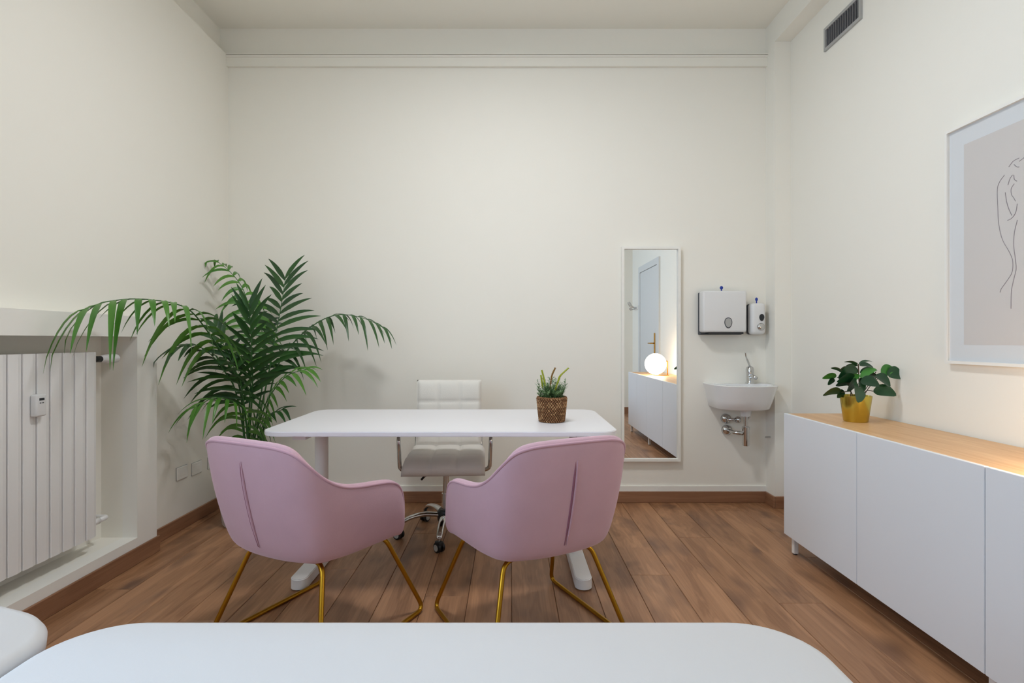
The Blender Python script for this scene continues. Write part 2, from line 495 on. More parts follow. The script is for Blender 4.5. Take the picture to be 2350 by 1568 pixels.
# ------------------------------------------------------------------ desk
DX0, DX1, DYF, DYB, DTOP = -1.115, 0.487, 2.385, 3.163, 0.735
DXC = (DX0 + DX1) / 2
dk = thing('desk', 'white rectangular desk with rounded corners on two T-shaped legs', 'desk', (DXC, (DYF + DYB) / 2, 0))
hx, hy = (DX1 - DX0) / 2, (DYB - DYF) / 2
bm = bmesh.new()
ol = rrect(-hx, hx, -hy, hy, 0.09, 10)
vs0 = [bm.verts.new((x, y, DTOP - 0.022)) for x, y in ol]; f = bm.faces.new(vs0)
r = bmesh.ops.extrude_face_region(bm, geom=[f])
for v in r['geom']:
    if isinstance(v, bmesh.types.BMVert): v.co.z = DTOP
bmesh.ops.bevel(bm, geom=[e for e in bm.edges if abs(e.verts[0].co.z - e.verts[1].co.z) < 1e-6], offset=0.003, segments=2, affect='EDGES')
MB().bm(bm).build('tabletop', 'desk_white', dk, smooth=True, autos=40)
for sx in (-1, 1):
    lx = sx * 0.652
    MB().lathe([(0.033, 0.05), (0.033, DTOP - 0.05)], 24, (lx, 0.0, 0)).build('leg_column', 'white_metal', dk, smooth=True, autos=40)
    ol = []
    for k in range(13):
        a = -PI + PI * k / 12; ol.append((lx + 0.039 * math.cos(a), -0.286 + 0.039 * math.sin(a)))
    for k in range(13):
        a = PI * k / 12; ol.append((lx + 0.039 * math.cos(a), 0.345 + 0.039 * math.sin(a)))
    bm = bmesh.new(); vs0 = [bm.verts.new((x, y, 0.006)) for x, y in ol]; f = bm.faces.new(vs0)
    r = bmesh.ops.extrude_face_region(bm, geom=[f])
    for v in r['geom']:
        if isinstance(v, bmesh.types.BMVert): v.co.z = 0.050 + 0.016 * max(0, 1 - abs(v.co.y) / 0.387)
    bmesh.ops.bevel(bm, geom=[e for e in bm.edges if e.verts[0].co.z > 0.04 and e.verts[1].co.z > 0.04], offset=0.004, segments=2, affect='EDGES')
    ft = MB().bm(bm).build('foot', 'white_metal', dk, smooth=True, autos=40)
    for yy in (-0.28, 0.33):
        MB().lathe([(0.022, 0.0), (0.022, 0.006)], 14, (lx, yy, 0)).build('glide', 'black', ft)
    MB().box(lx - 0.03, lx + 0.03, -0.30, 0.30, DTOP - 0.052, DTOP - 0.022).build('top_bracket', 'white_metal', dk)
m = MB(); m.box(-0.62, 0.62, -0.10, -0.07, DTOP - 0.055, DTOP - 0.022); m.box(-0.62, 0.62, 0.07, 0.10, DTOP - 0.055, DTOP - 0.022)
m.build('cross_rail', 'white_metal', dk)

# ------------------------------------------------------------------ pink armchairs
def half(pts):                       # mirror a right-half list (centre first) to a full left->right list
    return [(-x, y, z) for x, y, z in pts[:0:-1]] + list(pts)


RIM = half([(0, -.372, .797), (.09, -.370, .796), (.175, -.360, .792), (.228, -.338, .775), (.258, -.300, .726), (.278, -.245, .668), (.290, -.180, .632),
            (.295, -.10, .616), (.294, -.01, .606), (.290, .07, .594), (.286, .125, .574), (.283, .155, .535), (.281, .166, .47), (.276, .166, .405)])
BOT = half([(0, -.272, .358), (.08, -.269, .358), (.15, -.259, .360), (.212, -.241, .363), (.241, -.203, .363), (.249, -.150, .360), (.252, -.105, .356),
            (.257, -.05, .355), (.260, .0, .354), (.263, .05, .353), (.265, .09, .352), (.267, .125, .352), (.268, .150, .352), (.268, .162, .352)])


def make_armchair(label, loc, rz):
    t = thing('armchair', label, 'armchair', loc, rz, 'pink velvet armchairs at the desk')
    n = len(RIM); NV = 8
    outer = []; inner = []
    for i in range(n):
        b = Vector(BOT[i]); r_ = Vector(RIM[i])
        nrm = Vector((r_.x + b.x, r_.y + b.y + 0.10, 0))
        a = min(max(abs(i - (n - 1) / 2) / ((n - 1) / 2), 0), 1)
        # outward direction in plan, from the curve's tangent
        i0, i1 = max(i - 1, 0), min(i + 1, n - 1)
        tg = Vector(BOT[i1]) - Vector(BOT[i0]); tg.z = 0
        od = Vector((tg.y, -tg.x, 0)).normalized()
        co = []; ci = []
        for k in range(NV + 1):
            v = k / NV
            p = b.lerp(r_, v)
            p += od * (0.013 * math.sin(PI * v))
            if k == 0: p -= od * 0.010
            th = 0.054 - 0.014 * v
            q = p - od * th
            co.append(p); ci.append(q)
        outer.append(co); inner.append(ci)
    m = MB(); idx = {}
    W = NV + 1
    ring = []
    for i in range(n):
        top = (outer[i][-1] + inner[i][-1]) / 2 + Vector((0, 0, 0.012 if i > 1 and i < n - 2 else 0))
        ring.append(outer[i] + [top] + inner[i][::-1])
    M_ = len(ring[0])
    vs = [p for rg in ring for p in rg]
    fs = []
    for i in range(n - 1):
        for k in range(M_):
            l = (k + 1) % M_
            fs.append((i * M_ + k, i * M_ + l, (i + 1) * M_ + l, (i + 1) * M_ + k))
    # end caps (arm fronts) as quad strips
    for e in (0, n - 1):
        for k in range(W):
            a, b_ = e * M_ + k, e * M_ + k + 1 if k < W - 1 else e * M_ + W
            c, d = e * M_ + (M_ - 1 - k), e * M_ + (M_ - 2 - k) if k < W - 1 else e * M_ + W
            if k < W - 1: fs.append((a, b_, d, c))
            else: fs.append((a, e * M_ + W, c))
    m.add(vs, fs)
    sh = subsurf(m.build('shell', 'velvet', t, smooth=True), 2)
    # piping along the outer rim
    def lim(a, b, c): return a / 6 + b * (4 / 6) + c / 6
    col_ = [lim(outer[i][-2], outer[i][-1], ring[i][W]) for i in range(n)]
    pp = [lim(col_[i - 1], col_[i], col_[i + 1]) if 0 < i < n - 1 else col_[i].lerp(col_[1 if i == 0 else n - 2], .12) for i in range(n)]
    MB().tube(spline(pp, 5), 0.0055, 8).build('piping', 'velvet_piping', t, smooth=True)
    # raised seam down the back
    c = (n - 1) // 2
    sp = [outer[c][k] + Vector((0, -0.0005, 0)) for k in range(1, NV)]
    sp[-1] = outer[c][NV - 1].lerp(outer[c][NV - 2], 0.25)
    s1 = spline(sp, 6)
    rr = [0.0052 * min(1, 0.25 + 3.0 * min(j, len(s1) - 1 - j) / len(s1)) for j in range(len(s1))]
    MB().tube([p + Vector((0.004, 0, 0)) for p in s1], rr, 8).build('back_seam', 'velvet_piping', sh, smooth=True)
    MB().tube([p + Vector((-0.004, 0.002, 0)) for p in s1], [q * 0.8 for q in rr], 8).build('back_seam', 'velvet_seam', sh, smooth=True)
    # seat cushion + underside
    ol = [(-.205, .195), (-.222, .14), (-.215, -.05), (-.20, -.14), (-.15, -.205), (0, -.225), (.15, -.205), (.20, -.14), (.215, -.05), (.222, .14), (.205, .195), (0, .205)]
    m = MB(); k = len(ol)
    L_ = [(0.86, .374), (0.99, .39), (1.0, .44), (0.97, .468), (0.80, .478), (0.4, .482)]
    vs = [(x * s_, y * s_, z) for s_, z in L_ for x, y in ol]
    fs = [[i for i in range(k)][::-1], [(len(L_) - 1) * k + i for i in range(k)]]
    for a in range(len(L_) - 1):
        for i in range(k):
            j = (i + 1) % k
            fs.append((a * k + i, a * k + j, (a + 1) * k + j, (a + 1) * k + i))
    subsurf(m.add(vs, fs).build('seat_cushion', 'velvet', t, smooth=True), 2)
    m = MB(); ob = [(x * 0.86, y * 0.86) for x, y, z in BOT]
    m.prism(ob, 0.358, 0.385).build('seat_base', 'velvet_piping', t)
    # sled legs
    for s_ in (-1, 1):
        path = [(s_ * .03, -.165, .349), (s_ * .185, -.172, .349), (s_ * .287, -.287, .0095), (s_ * .287, .287, .0095), (s_ * .215, .125, .349), (s_ * .03, .115, .349)]
        MB().tube(fillet(path, 0.045, 6), 0.0092, 12).build('sled_leg', 'gold', t, smooth=True)
    return t


H = math.radians(27.0)
make_armchair('pink velvet armchair with gold sled legs, beside the palm plant', (-0.750, 2.154, 0), -H)
make_armchair('pink velvet armchair with gold sled legs, nearer the tall mirror', (0.067, 2.172, 0), math.radians(26.7))

# ------------------------------------------------------------------ white office chair
oc = thing('office_chair', 'white tufted office chair with chrome arms and star base behind the desk', 'office chair', (-0.375, 3.18, 0), math.radians(3))


def tufted(name, prof, wfun, th, nx, ny, parent, cells_x=3, cells_y=3):
    """prof: list of (y,z) centre-line; pad of thickness th whose 'front' side is puffed"""
    pr = [Vector((0, a, b)) for a, b in prof]; pr = spline(pr, 6)
    L_ = [0]
    for i in range(1, len(pr)): L_.append(L_[-1] + (pr[i] - pr[i - 1]).length)
    tot = L_[-1]
    def at(s_):
        s_ = s_ * tot
        for i in range(1, len(pr)):
            if L_[i] >= s_ - 1e-9:
                t = (s_ - L_[i - 1]) / (L_[i] - L_[i - 1]); p = pr[i - 1].lerp(pr[i], t); d = (pr[i] - pr[i - 1]).normalized(); return p, d
        return pr[-1], (pr[-1] - pr[-2]).normalized()
    F = []; B = []
    for j in range(ny + 1):
        v = j / ny; p, d = at(v); nrm = Vector((1, 0, 0)).cross(d)      # front side
        edge_v = min(v, 1 - v) * tot
        for i in range(nx + 1):
            u = i / nx; w_ = wfun(v); x = (u - 0.5) * w_
            edge_u = min(u, 1 - u) * w_
            e = min(edge_u, edge_v, 0.035) / 0.035
            rnd = math.sqrt(max(0, 1 - (1 - e) ** 2))
            cu = abs(math.sin(PI * u * cells_x)); cv = abs(math.sin(PI * v * cells_y))
            puff = 0.015 * (cu ** 0.35) * (cv ** 0.35)
            inset = 0.0
            F.append(p + Vector((x, 0, 0)) + nrm * (th / 2 * (0.25 + 0.75 * rnd) - 0.015 + puff))
            B.append(p + Vector((x, 0, 0)) - nrm * (th / 2 * (0.25 + 0.75 * rnd)))
    W_ = nx + 1; off = len(F); fs = []
    for j in range(ny):
        for i in range(nx):
            a = j * W_ + i
            fs.append((a, a + 1, a + W_ + 1, a + W_)); fs.append((off + a, off + a + W_, off + a + W_ + 1, off + a + 1))
    for i in range(nx):
        fs.append((i, off + i, off + i + 1, i + 1)); a = ny * W_ + i; fs.append((a, a + 1, off + a + 1, off + a))
    for j in range(ny):
        a = j * W_; fs.append((a, a + W_, off + a + W_, off + a)); a = j * W_ + nx; fs.append((a, off + a, off + a + W_, a + W_))
    return MB().add(F + B, fs).build(name, 'fabric_white', parent, smooth=True)


tufted('seat', [(-.255, .405), (-.235, .437), (-.16, .455), (0.0, .452), (.14, .448), (.235, .455)], lambda v: .455, .075, 36, 36, oc)
tufted('backrest', [(.225, .475), (.255, .53), (.275, .62), (.285, .72), (.30, .82), (.315, .885)], lambda v: .415 - 0.0 * v, .060, 36, 36, oc)
for s_ in (-1, 1):
    pth = [(s_ * .20, -.10, .395), (s_ * .255, -.10, .405), (s_ * .262, -.11, .60), (s_ * .262, .22, .625), (s_ * .20, .305, .63)]
    MB().tube(fillet(pth, 0.05, 8), 0.0115, 12).build('armrest', 'chrome', oc, smooth=True)
    MB().rbox(s_ * .262 - .022, s_ * .262 + .022, -.08, .18, .615, .636, .008).build('arm_pad', 'fabric_white', oc, smooth=True)
    MB().tube(spline([(s_ * .205, -.20, .40), (s_ * .205, .20, .415), (s_ * .205, .262, .50), (s_ * .205, .30, .66)]), 0.009, 8).build('side_rail', 'chrome', oc, smooth=True)
MB().rbox(-.10, .10, -.10, .10, .372, .412, .006).build('seat_plate', 'black', oc)
MB().tube([(-.06, -.06, .378), (-.11, -.14, .376), (-.125, -.17, .365)], 0.006, 8).build('height_lever', 'black', oc, smooth=True)
MB().lathe([(.018, .20), (.018, .375)], 20).build('gas_lift', 'chrome', oc, smooth=True, autos=40)
MB().lathe([(.026, .10), (.026, .24)], 20).build('lift_sleeve', 'chrome', oc, smooth=True, autos=40)
MB().lathe([(.05, .085), (.052, .10), (.052, .135), (.04, .15)], 24).build('hub', 'black', oc, smooth=True, autos=40)
for k in range(5):
    a = math.radians(-94 + 72 * k); d = Vector((math.cos(a), math.sin(a), 0)); sd = Vector((-d.y, d.x, 0))
    pts = [d * .04 + Vector((0, 0, .118)), d * .13 + Vector((0, 0, .128)), d * .21 + Vector((0, 0, .115)), d * .262 + Vector((0, 0, .088)), d * .275 + Vector((0, 0, .070))]
    s1 = spline(pts, 5)
    arm = MB().tube(s1, [0.024 - 0.009 * j / (len(s1) - 1) for j in range(len(s1))], 10, flat=0.62).build('base_arm', 'chrome', oc, smooth=True)
    cc = d * .275
    wa = math.radians(40 + 95 * k); ax = Vector((math.cos(wa), math.sin(wa), 0)); M = Matrix.Translation((cc.x, cc.y, .027)) @ Matrix.Rotation(wa, 4, 'Z')
    cs = MB().rbox(-.016, .016, -.022, .022, .028, .060, .006).xf(Matrix.Translation((cc.x, cc.y, 0)) @ Matrix.Rotation(wa, 4, 'Z')).build('caster', 'black', oc, smooth=True)
    for s_ in (-1, 1):
        MB().lathe([(.018, -.009), (.027, -.007), (.027, .007), (.018, .009)], 20, (s_ * .013, 0, 0), axis='x').xf(M).build('wheel', 'black', cs, smooth=True, autos=35)
        MB().lathe([(.0175, -.0015), (.0175, .0015)], 20, (s_ * .0225, 0, 0), axis='x').xf(M).build('wheel_cap', 'vent_grey', cs)
    MB().lathe([(.006, .05), (.006, .085)], 10, (cc.x, cc.y, 0)).build('caster_stem', 'chrome', cs)

# ------------------------------------------------------------------ sideboard
SX, SY0, SY1, SZ0, SZ1 = 1.483, 0.800, 2.925, 0.095, 0.745
sb = thing('sideboard', 'long white sideboard with flat doors and oak top by the right wall', 'sideboard', ((SX + 1.893) / 2, (SY0 + SY1) / 2, 0))
ox, oy = sb.location.x, sb.location.y
def L_(m): return m.xf(Matrix.Translation((-ox, -oy, 0)))
L_(MB().rbox(SX + .019, 1.893, SY0, SY1, SZ0 + .002, SZ1 - .022, .002, 1)).build('carcass', 'white_lacquer', sb)
L_(MB().rbox(SX + .017, 1.893, SY0 - .002, SY1 + .002, SZ1 - .021, SZ1 - .002, .0015, 1)).build('oak_top', 'oak_top', sb)
SEAMS = [SY1, 2.312, 1.688, 1.244, SY0]
for y1, y0 in zip(SEAMS[:-1], SEAMS[1:]):
    L_(MB().rbox(SX, SX + .017, y0 + .0018, y1 - .0018, SZ0, SZ1, .0015, 1)).build('door', 'white_lacquer', sb)
for yy in (SY0 + .04, 1.688, SY1 - .05):
    for xx in (SX + .035, 1.85):
        lg = L_(MB().rbox(xx - .0125, xx + .0125, yy - .0125, yy + .0125, .006, SZ0 + .002, .002, 1)).build('leg', 'white_metal', sb)
        L_(MB().lathe([(.011, 0), (.011, .006)], 12, (xx, yy, 0))).build('foot_pad', 'plastic_dark', lg)

# globe lamp on the sideboard (seen in the mirror)
gl_ = thing('table_lamp', 'glowing white globe lamp on brass base, seen in the mirror', 'lamp', (1.665, 1.46, SZ1 - .0018))
MB().lathe([(.0, 0), (.085, 0), (.085, .008), (.0, .008)], 32, (0.045, 0, 0), caps=False).build('base', 'brass', gl_, smooth=True, autos=40)
MB().tube(fillet([(.115, 0, .008), (.115, 0, .16), (.09, 0, .162)], .01), .006, 10).build('stem', 'brass', gl_, smooth=True)
MB().sphere((-.02, 0, .128), .119, 32, 18).build('globe', 'globe', gl_, smooth=True)

# ------------------------------------------------------------------ mirror
mr = thing('wall_mirror', 'tall narrow mirror in a thin white frame on the back wall', 'mirror', (0.985, YB, 0.295), 0)
mw, mh, md, mf = 0.205, 1.498, 0.040, 0.017
m = MB()
m.box(-mw, -mw + mf, -md, 0, 0, mh); m.box(mw - mf, mw, -md, 0, 0, mh); m.box(-mw + mf, mw - mf, -md, 0, 0, mf); m.box(-mw + mf, mw - mf, -md, 0, mh - mf, mh)
m.build('frame', 'white_trim', mr)
MB().box(-mw + mf, mw - mf, -.020, -.014, mf, mh - mf).build('mirror_glass', 'mirror', mr)

# ------------------------------------------------------------------ picture
FY0, FY1, FZ0, FZ1 = 1.640, 2.338, 1.040, 2.040
pf = thing('framed_print', 'white framed line drawing of a figure on the right wall', 'picture', (XR, (FY0 + FY1) / 2, FZ0))
hw, hh = (FY1 - FY0) / 2, FZ1 - FZ0
m = MB(); q = .012
m.box(-.03, 0, -hw, -hw + q, 0, hh); m.box(-.03, 0, hw - q, hw, 0, hh); m.box(-.03, 0, -hw + q, hw - q, 0, q); m.box(-.03, 0, -hw + q, hw - q, hh - q, hh)
m.build('frame', 'white_trim', pf)
mb_ = 0.085
MB().box(-.016, -.003, -hw + q, hw - q, q, hh - q).build('mat_board', 'mat_board', pf)
prn = MB().box(-.0168, -.016, -hw + mb_, hw - mb_, mb_ - .004, hh - mb_).build('print', 'print_paper', pf)
yc = (FY0 + FY1) / 2
def wp(zx, zy):                      # point of the drawing, measured on the print, local to the frame
    px, py = 1650 + zx * .5738, zy * .5738
    Y = XR * FPX / (px - VX)
    return Vector((-.0172, Y - yc, CAMZ - (py - VY) * Y / FPX - FZ0))
strokes = [
    [(1219, 632), (1195, 645), (1177, 668)],
    [(1198, 658), (1210, 668), (1219, 668)],
    [(1160, 700), (1140, 728), (1131, 760), (1133, 830), (1136, 890), (1150, 955), (1180, 1010), (1193, 1045), (1190, 1090), (1165, 1130), (1147, 1155), (1142, 1170)],
    [(1192, 700), (1182, 715), (1174, 740)],
    [(1197, 700), (1200, 718), (1210, 725)],
    [(1199, 735), (1187, 755), (1188, 778), (1197, 792), (1204, 805)],
    [(1163, 770), (1168, 805), (1177, 835), (1189, 862)],
    [(1212, 815), (1205, 850), (1190, 872), (1172, 882)],
    [(1212, 880), (1200, 930), (1197, 980), (1203, 1030), (1207, 1075), (1198, 1115), (1188, 1165), (1186, 1235)],
]
for st in strokes:
    pts = spline([wp(*p) for p in st], 6)
    MB().tube(pts, 0.0013, 5).build('drawn_line', 'ink', prn)
# rest of the figure, beyond the picture's edge: head, far shoulder, flank and leg
y0l = wp(1219, 632).y
for st in ([(0, 1.0 * .765), (-.05, .78), (-.09, .755), (-.10, .71), (-.075, .67), (-.03, .65)],
           [(-.075, .665), (-.10, .63), (-.17, .60), (-.20, .54), (-.19, .45), (-.17, .38)],
           [(-.02, .50), (-.05, .42), (-.045, .33), (-.07, .24), (-.08, .15)],
           [(-.17, .46), (-.14, .38), (-.15, .30), (-.17, .22), (-.15, .14)]):
    pts = spline([Vector((-.0172, y0l + a, b)) for a, b in st], 6)
    MB().tube(pts, 0.0013, 5).build('drawn_line', 'ink', prn)
MB().box(-.022, -.0205, -hw + q, hw - q, q, hh - q).build('glass', 'clear_glass', pf)

# ------------------------------------------------------------------ vent grille
VY0, VY1, VZ0, VZ1 = 2.925, 3.268, 2.882, 3.022
vg = thing('air_vent', 'grey rectangular air vent grille high on the right wall', 'vent', (XR, (VY0 + VY1) / 2, VZ0))
hw, hh, q = (VY1 - VY0) / 2, VZ1 - VZ0, .017
m = MB(); m.box(-.012, 0, -hw, -hw + q, 0, hh); m.box(-.012, 0, hw - q, hw, 0, hh); m.box(-.012, 0, -hw + q, hw - q, 0, q); m.box(-.012, 0, -hw + q, hw - q, hh - q, hh)
m.build('frame', 'vent_grey', vg)
MB().box(-.002, 0, -hw + q, hw - q, q, hh - q).build('backing', 'black', vg)
ns = 14; sl = None
for k in range(ns):
    yy = -hw + q + (2 * hw - 2 * q) * (k + .5) / ns
    if sl is None:
        sl = MB().box(-.010, -.002, -.0026, .0026, q, hh - q).build('slat', 'vent_slat', vg); o = sl
    else:
        o = sl.copy(); COL.objects.link(o); o.parent = vg
    o.location = (0, yy, 0)

# ------------------------------------------------------------------ dispensers
td = thing('towel_dispenser', 'white square paper towel dispenser above the washbasin', 'towel dispenser', (1.468, YB, 1.178))
MB().rbox(-.147, .147, -.045, 0, 0.0, .295, .006).build('back_case', 'dark_grey', td)
m = MB().rbox(-.150, .150, -.115, -.030, .016, .300, .014, 3); m.build('cover', 'plastic_white', td, smooth=True, autos=30)
MB().box(-.11, .13, -.105, -.05, .004, .018).build('slot', 'plastic_dark', td)
def shield(cx, cz, w_, h_, y0, y1):
    ol = []
    for k in range(24):
        a = 2 * PI * k / 24; sx = math.cos(a); sz = math.sin(a)
        ol.append((cx + w_ * (abs(sx) ** .8) * math.copysign(1, sx) * (1.0 if sz > 0 else 1 - .28 * abs(sz)), cz + h_ * (abs(sz) ** .9) * math.copysign(1, sz)))
    m = MB(); n = len(ol)
    return m.add([(x, y0, z) for x, z in ol] + [(x, y1, z) for x, z in ol], [list(range(n)), list(range(n, 2 * n))[::-1]] + [(i, (i + 1) % n, n + (i + 1) % n, n + i) for i in range(n)])
shield(.022, .080, .027, .037, -.1165, -.112).build('window_rim', 'dark_grey', td)
shield(.022, .081, .022, .031, -.1185, -.112).build('level_window', 'vent_grey', td)
kx = -.008
k_ = MB().box(kx - .004, kx + .004, -.075, -.069, .300, .318).build('key', 'blue', td)
MB().sphere((kx, -.072, .324), .012, 12, 8, (1, .4, 1)).build('key_head', 'blue', k_, smooth=True)

sd_ = thing('soap_dispenser', 'white wall soap dispenser with chrome button next to the pillar', 'soap dispenser', (1.709, YB, 1.180))
MB().rbox(-.050, .046, -.035, 0, 0.0, .212, .012, 2).build('back_case', 'dark_grey', sd_)
MB().rbox(-.052, .048, -.10, -.022, .0, .215, .024, 4).build('cover', 'plastic_white', sd_, smooth=True, autos=40)
shield(.016, .115, .017, .024, -.1025, -.096).build('level_window', 'plastic_dark', sd_)
MB().lathe([(.026, 0), (.026, -.006), (.018, -.014), (.006, -.017)], 24, (.010, -.098, .052), axis='y').build('push_button', 'chrome', sd_, smooth=True)
k_ = MB().box(-.003, .003, -.060, -.054, .214, .238).build('key', 'blue', sd_)
MB().sphere((0, -.057, .243), .010, 12, 8, (1, .4, 1.3)).build('key_head', 'blue', k_, smooth=True)

# ------------------------------------------------------------------ washbasin
wb = thing('washbasin', 'small white ceramic wall basin with chrome trap in the corner', 'washbasin', (1.578, YB, 0.675))
def basin_ring(hw_, dp, z, n=24):
    out = [(-hw_, 0, z)]
    for k in range(n + 1):
        a = PI - PI * k / n
        e = .62
        out.append((hw_ * math.copysign(abs(math.cos(a)) ** .8, math.cos(a)), -.09 - (dp - .09) * abs(math.sin(a)) ** .75, z))
    out.append((hw_, 0, z)); return out
R = [basin_ring(.172, .245, .0), basin_ring(.180, .258, .006), basin_ring(.194, .285, .06), basin_ring(.208, .315, .125), basin_ring(.217, .330, .158), basin_ring(.218, .332, .163), basin_ring(.215, .329, .166)]
inn = []
for hw_, dp, z in ((.195, .305, .166), (.185, .29, .155), (.16, .25, .09), (.10, .19, .06)):
    rg = basin_ring(hw_, dp, z); inn.append([(x, min(y, -.10), z_) for x, y, z_ in rg])
R += inn
m = MB(); k = len(R[0])
vs = [p for rg in R for p in rg]; fs = [list(range(k))[::-1], [(len(R) - 1) * k + i for i in range(k)]]
for a in range(len(R) - 1):
    for i in range(k):
        j = (i + 1) % k
        fs.append((a * k + i, a * k + j, (a + 1) * k + j, (a + 1) * k + i))
m.add(vs, fs).build('basin', 'ceramic', wb, smooth=True, autos=50)
MB().lathe([(.02, .0), (.02, .004)], 20, (0, -.15, .060)).build('drain', 'chrome', wb)
MB().lathe([(.030, -.05), (.038, .002)], 20, (.02, -.14, 0)).build('drain_funnel', 'plastic_white', wb, smooth=True, autos=40)
MB().lathe([(.013, -.13), (.013, -.05)], 16, (.02, -.14, 0)).build('tail_pipe', 'chrome', wb, smooth=True, autos=40)
MB().lathe([(.020, -.250), (.022, -.245), (.022, -.145), (.024, -.135), (.024, -.122), (.016, -.12)], 20, (.02, -.14, 0)).build('bottle_trap', 'chrome', wb, smooth=True, autos=40)
MB().tube([(.0, -.14, -.165), (-.05, -.12, -.165), (-.055, -.02, -.165)], .014, 12).build('waste_pipe', 'chrome', wb, smooth=True)
MB().lathe([(.012, -.03), (.034, -.022), (.036, 0)], 24, (-.055, 0, -.165), axis='y').build('escutcheon', 'chrome', wb, smooth=True)
MB().lathe([(.012, -.03), (.032, -.022), (.034, 0)], 24, (-.062, 0, -.085), axis='y').build('escutcheon', 'chrome', wb, smooth=True)
MB().tube([(-.062, -.02, -.085), (-.062, -.06, -.085), (-.01, -.065, -.085)], .011, 10).build('stop_valve', 'chrome', wb, smooth=True)
MB().lathe([(.020, -.012), (.024, 0), (.020, .012)], 10, (-.002, -.066, -.085), axis='x').build('valve_knob', 'chrome', wb, smooth=True)
MB().tube(spline([(.045, -.065, -.085), (.075, -.07, -.07), (.085, -.07, -.03), (.085, -.07, .0)]), .006, 8).build('supply_hose', 'chrome', wb, smooth=True)
tp = thing('faucet', 'chrome single-lever faucet on the corner basin', 'faucet', (1.660, 3.735, 0.8415))
MB().lathe([(.030, 0), (.030, .008), (.026, .012), (.025, .07), (.027, .095), (.022, .112), (.008, .120)], 20).build('body', 'chrome', tp, smooth=True, autos=50)
MB().tube(fillet([(0, 0, .045), (-.01, -.06, .055), (-.012, -.115, .045)], .02), .013, 12).build('spout', 'chrome', tp, smooth=True)
MB().tube(spline([(0, -.005, .112), (-.022, -.02, .150), (-.040, -.03, .185), (-.046, -.034, .215)]), [.007] * 12 + [.005] * 13, 8).build('lever', 'chrome', tp, smooth=True)

# small pipe stub on the pillar's skirting side and crack fittings
ps = MB().tube([(PX, 3.735, .47), (PX - .035, 3.73, .47)], .007, 8).build('pipe_stub', 'chrome')
ps['label'] = 'short capped pipe stub on the pillar below the basin'; ps['category'] = 'pipe'

# ------------------------------------------------------------------ radiator
rx, rz0, rz1 = -1.955, 0.212, 1.084
rad = thing('radiator', 'white column radiator with flat ribs in the wall niche', 'radiator', (rx, 1.97, 0))
pitch = 0.0652; sec = None
yend = 2.562
for k in range(18):
    yy = yend - pitch * (k + .5) - 1.97
    if sec is None:
        ol = [(-.0314, -.0800), (.0314, -.0800), (.0314, -.0075), (.030, -.0055), (.011, 0.0), (-.0300, 0.0), (-.0314, -.0015)]
        ol2 = [(y, x) for x, y in ol]                          # (x depth, y along)
        m = MB().prism([(b, a) for a, b in ol], rz0, rz1)
        # rounded top front lip
        sec = m.build('section', 'radiator_white', rad); o = sec
    else:
        o = sec.copy(); COL.objects.link(o); o.parent = rad
    o.location = (0, yy, 0)
MB().box(-.075, -.010, yend - pitch * 18 - 1.97 + .01, yend - 1.97 - .01, rz0 + .02, rz1 - .02).build('gap_shade', 'radiator_gap_shade', rad)  # added dark block, its colour stands in for shade between the ribs
for zz in (rz0 + .06, rz1 - .035):
    MB().tube([(-.022, yend - 1.97 - .02, zz), (-.022, yend - 1.97 + (.054 if zz > .6 else .035), zz)], .015, 12).build('header_plug', 'black' if zz > .6 else 'radiator_white', rad, smooth=True)
vh = MB().lathe([(.016, 0), (.018, .01), (.018, .03), (.022, .034), (.022, .10), (.020, .106), (.004, .107)], 20, (-.022, yend - 1.97 + .046, rz1 - .035), axis='y').build('thermostat_head', 'plastic_white', rad, smooth=True, autos=40)
MB().tube(fillet([(-.022, yend - 1.97 + .035, rz0 + .06), (-.022, yend - 1.97 + .09, rz0 + .06), (-.134, yend - 1.97 + .09, rz0 + .06)], .02), .012, 10).build('return_pipe', 'radiator_white', rad, smooth=True)
for yy in (yend - 1.97 - .1, yend - 1.97 - 1.0):
    MB().box(-.134, -.075, yy - .01, yy + .01, rz1 - .16, rz1 - .12).build('wall_bracket', 'radiator_white', rad)
hc = thing('heat_meter', 'small white heat meter with display clipped to the radiator', 'meter', (rx, 2.225, .872))
MB().rbox(0, .028, -.026, .026, -.046, .046, .008, 3).build('housing', 'plastic_white', hc, smooth=True, autos=40)
MB().box(.0275, .0288, -.012, .012, .020, .030).build('display', 'plastic_dark', hc)
for k in range(2):
    MB().box(.0275, .0286, -.010 + .012 * k, -.003 + .012 * k, .008, .012).build('button', 'dark_grey', hc)

# wall sockets
for px0, px1, cy, lb in ((405, 427, 1085, 'white wall socket plate nearest the radiator niche'), (438, 462, 1074, 'middle white wall socket plate low on the left wall'), (473, 499, 1060, 'white wall socket plate closest to the palm pot')):
    ya = 1.98 * FPX / (VX - px0); yb = 1.98 * FPX / (VX - px1); yc_ = (ya + yb) / 2
    z = CAMZ - (cy - VY) * yc_ / FPX
    so = thing('wall_socket', lb, 'socket', (XL, yc_, z), group='sockets low on the left wall')
    MB().rbox(0, .004, -.055, .055, -.040, .040, .0015, 1).build('gasket', 'vent_grey', so)
    MB().rbox(.0, .009, -.0520, .0520, -.0370, .0370, .003, 2).build('cover_plate', 'white_trim', so)
    MB().rbox(.008, .0098, -.030, .030, -.018, .018, .001, 1).build('insert', 'white_trim', so)

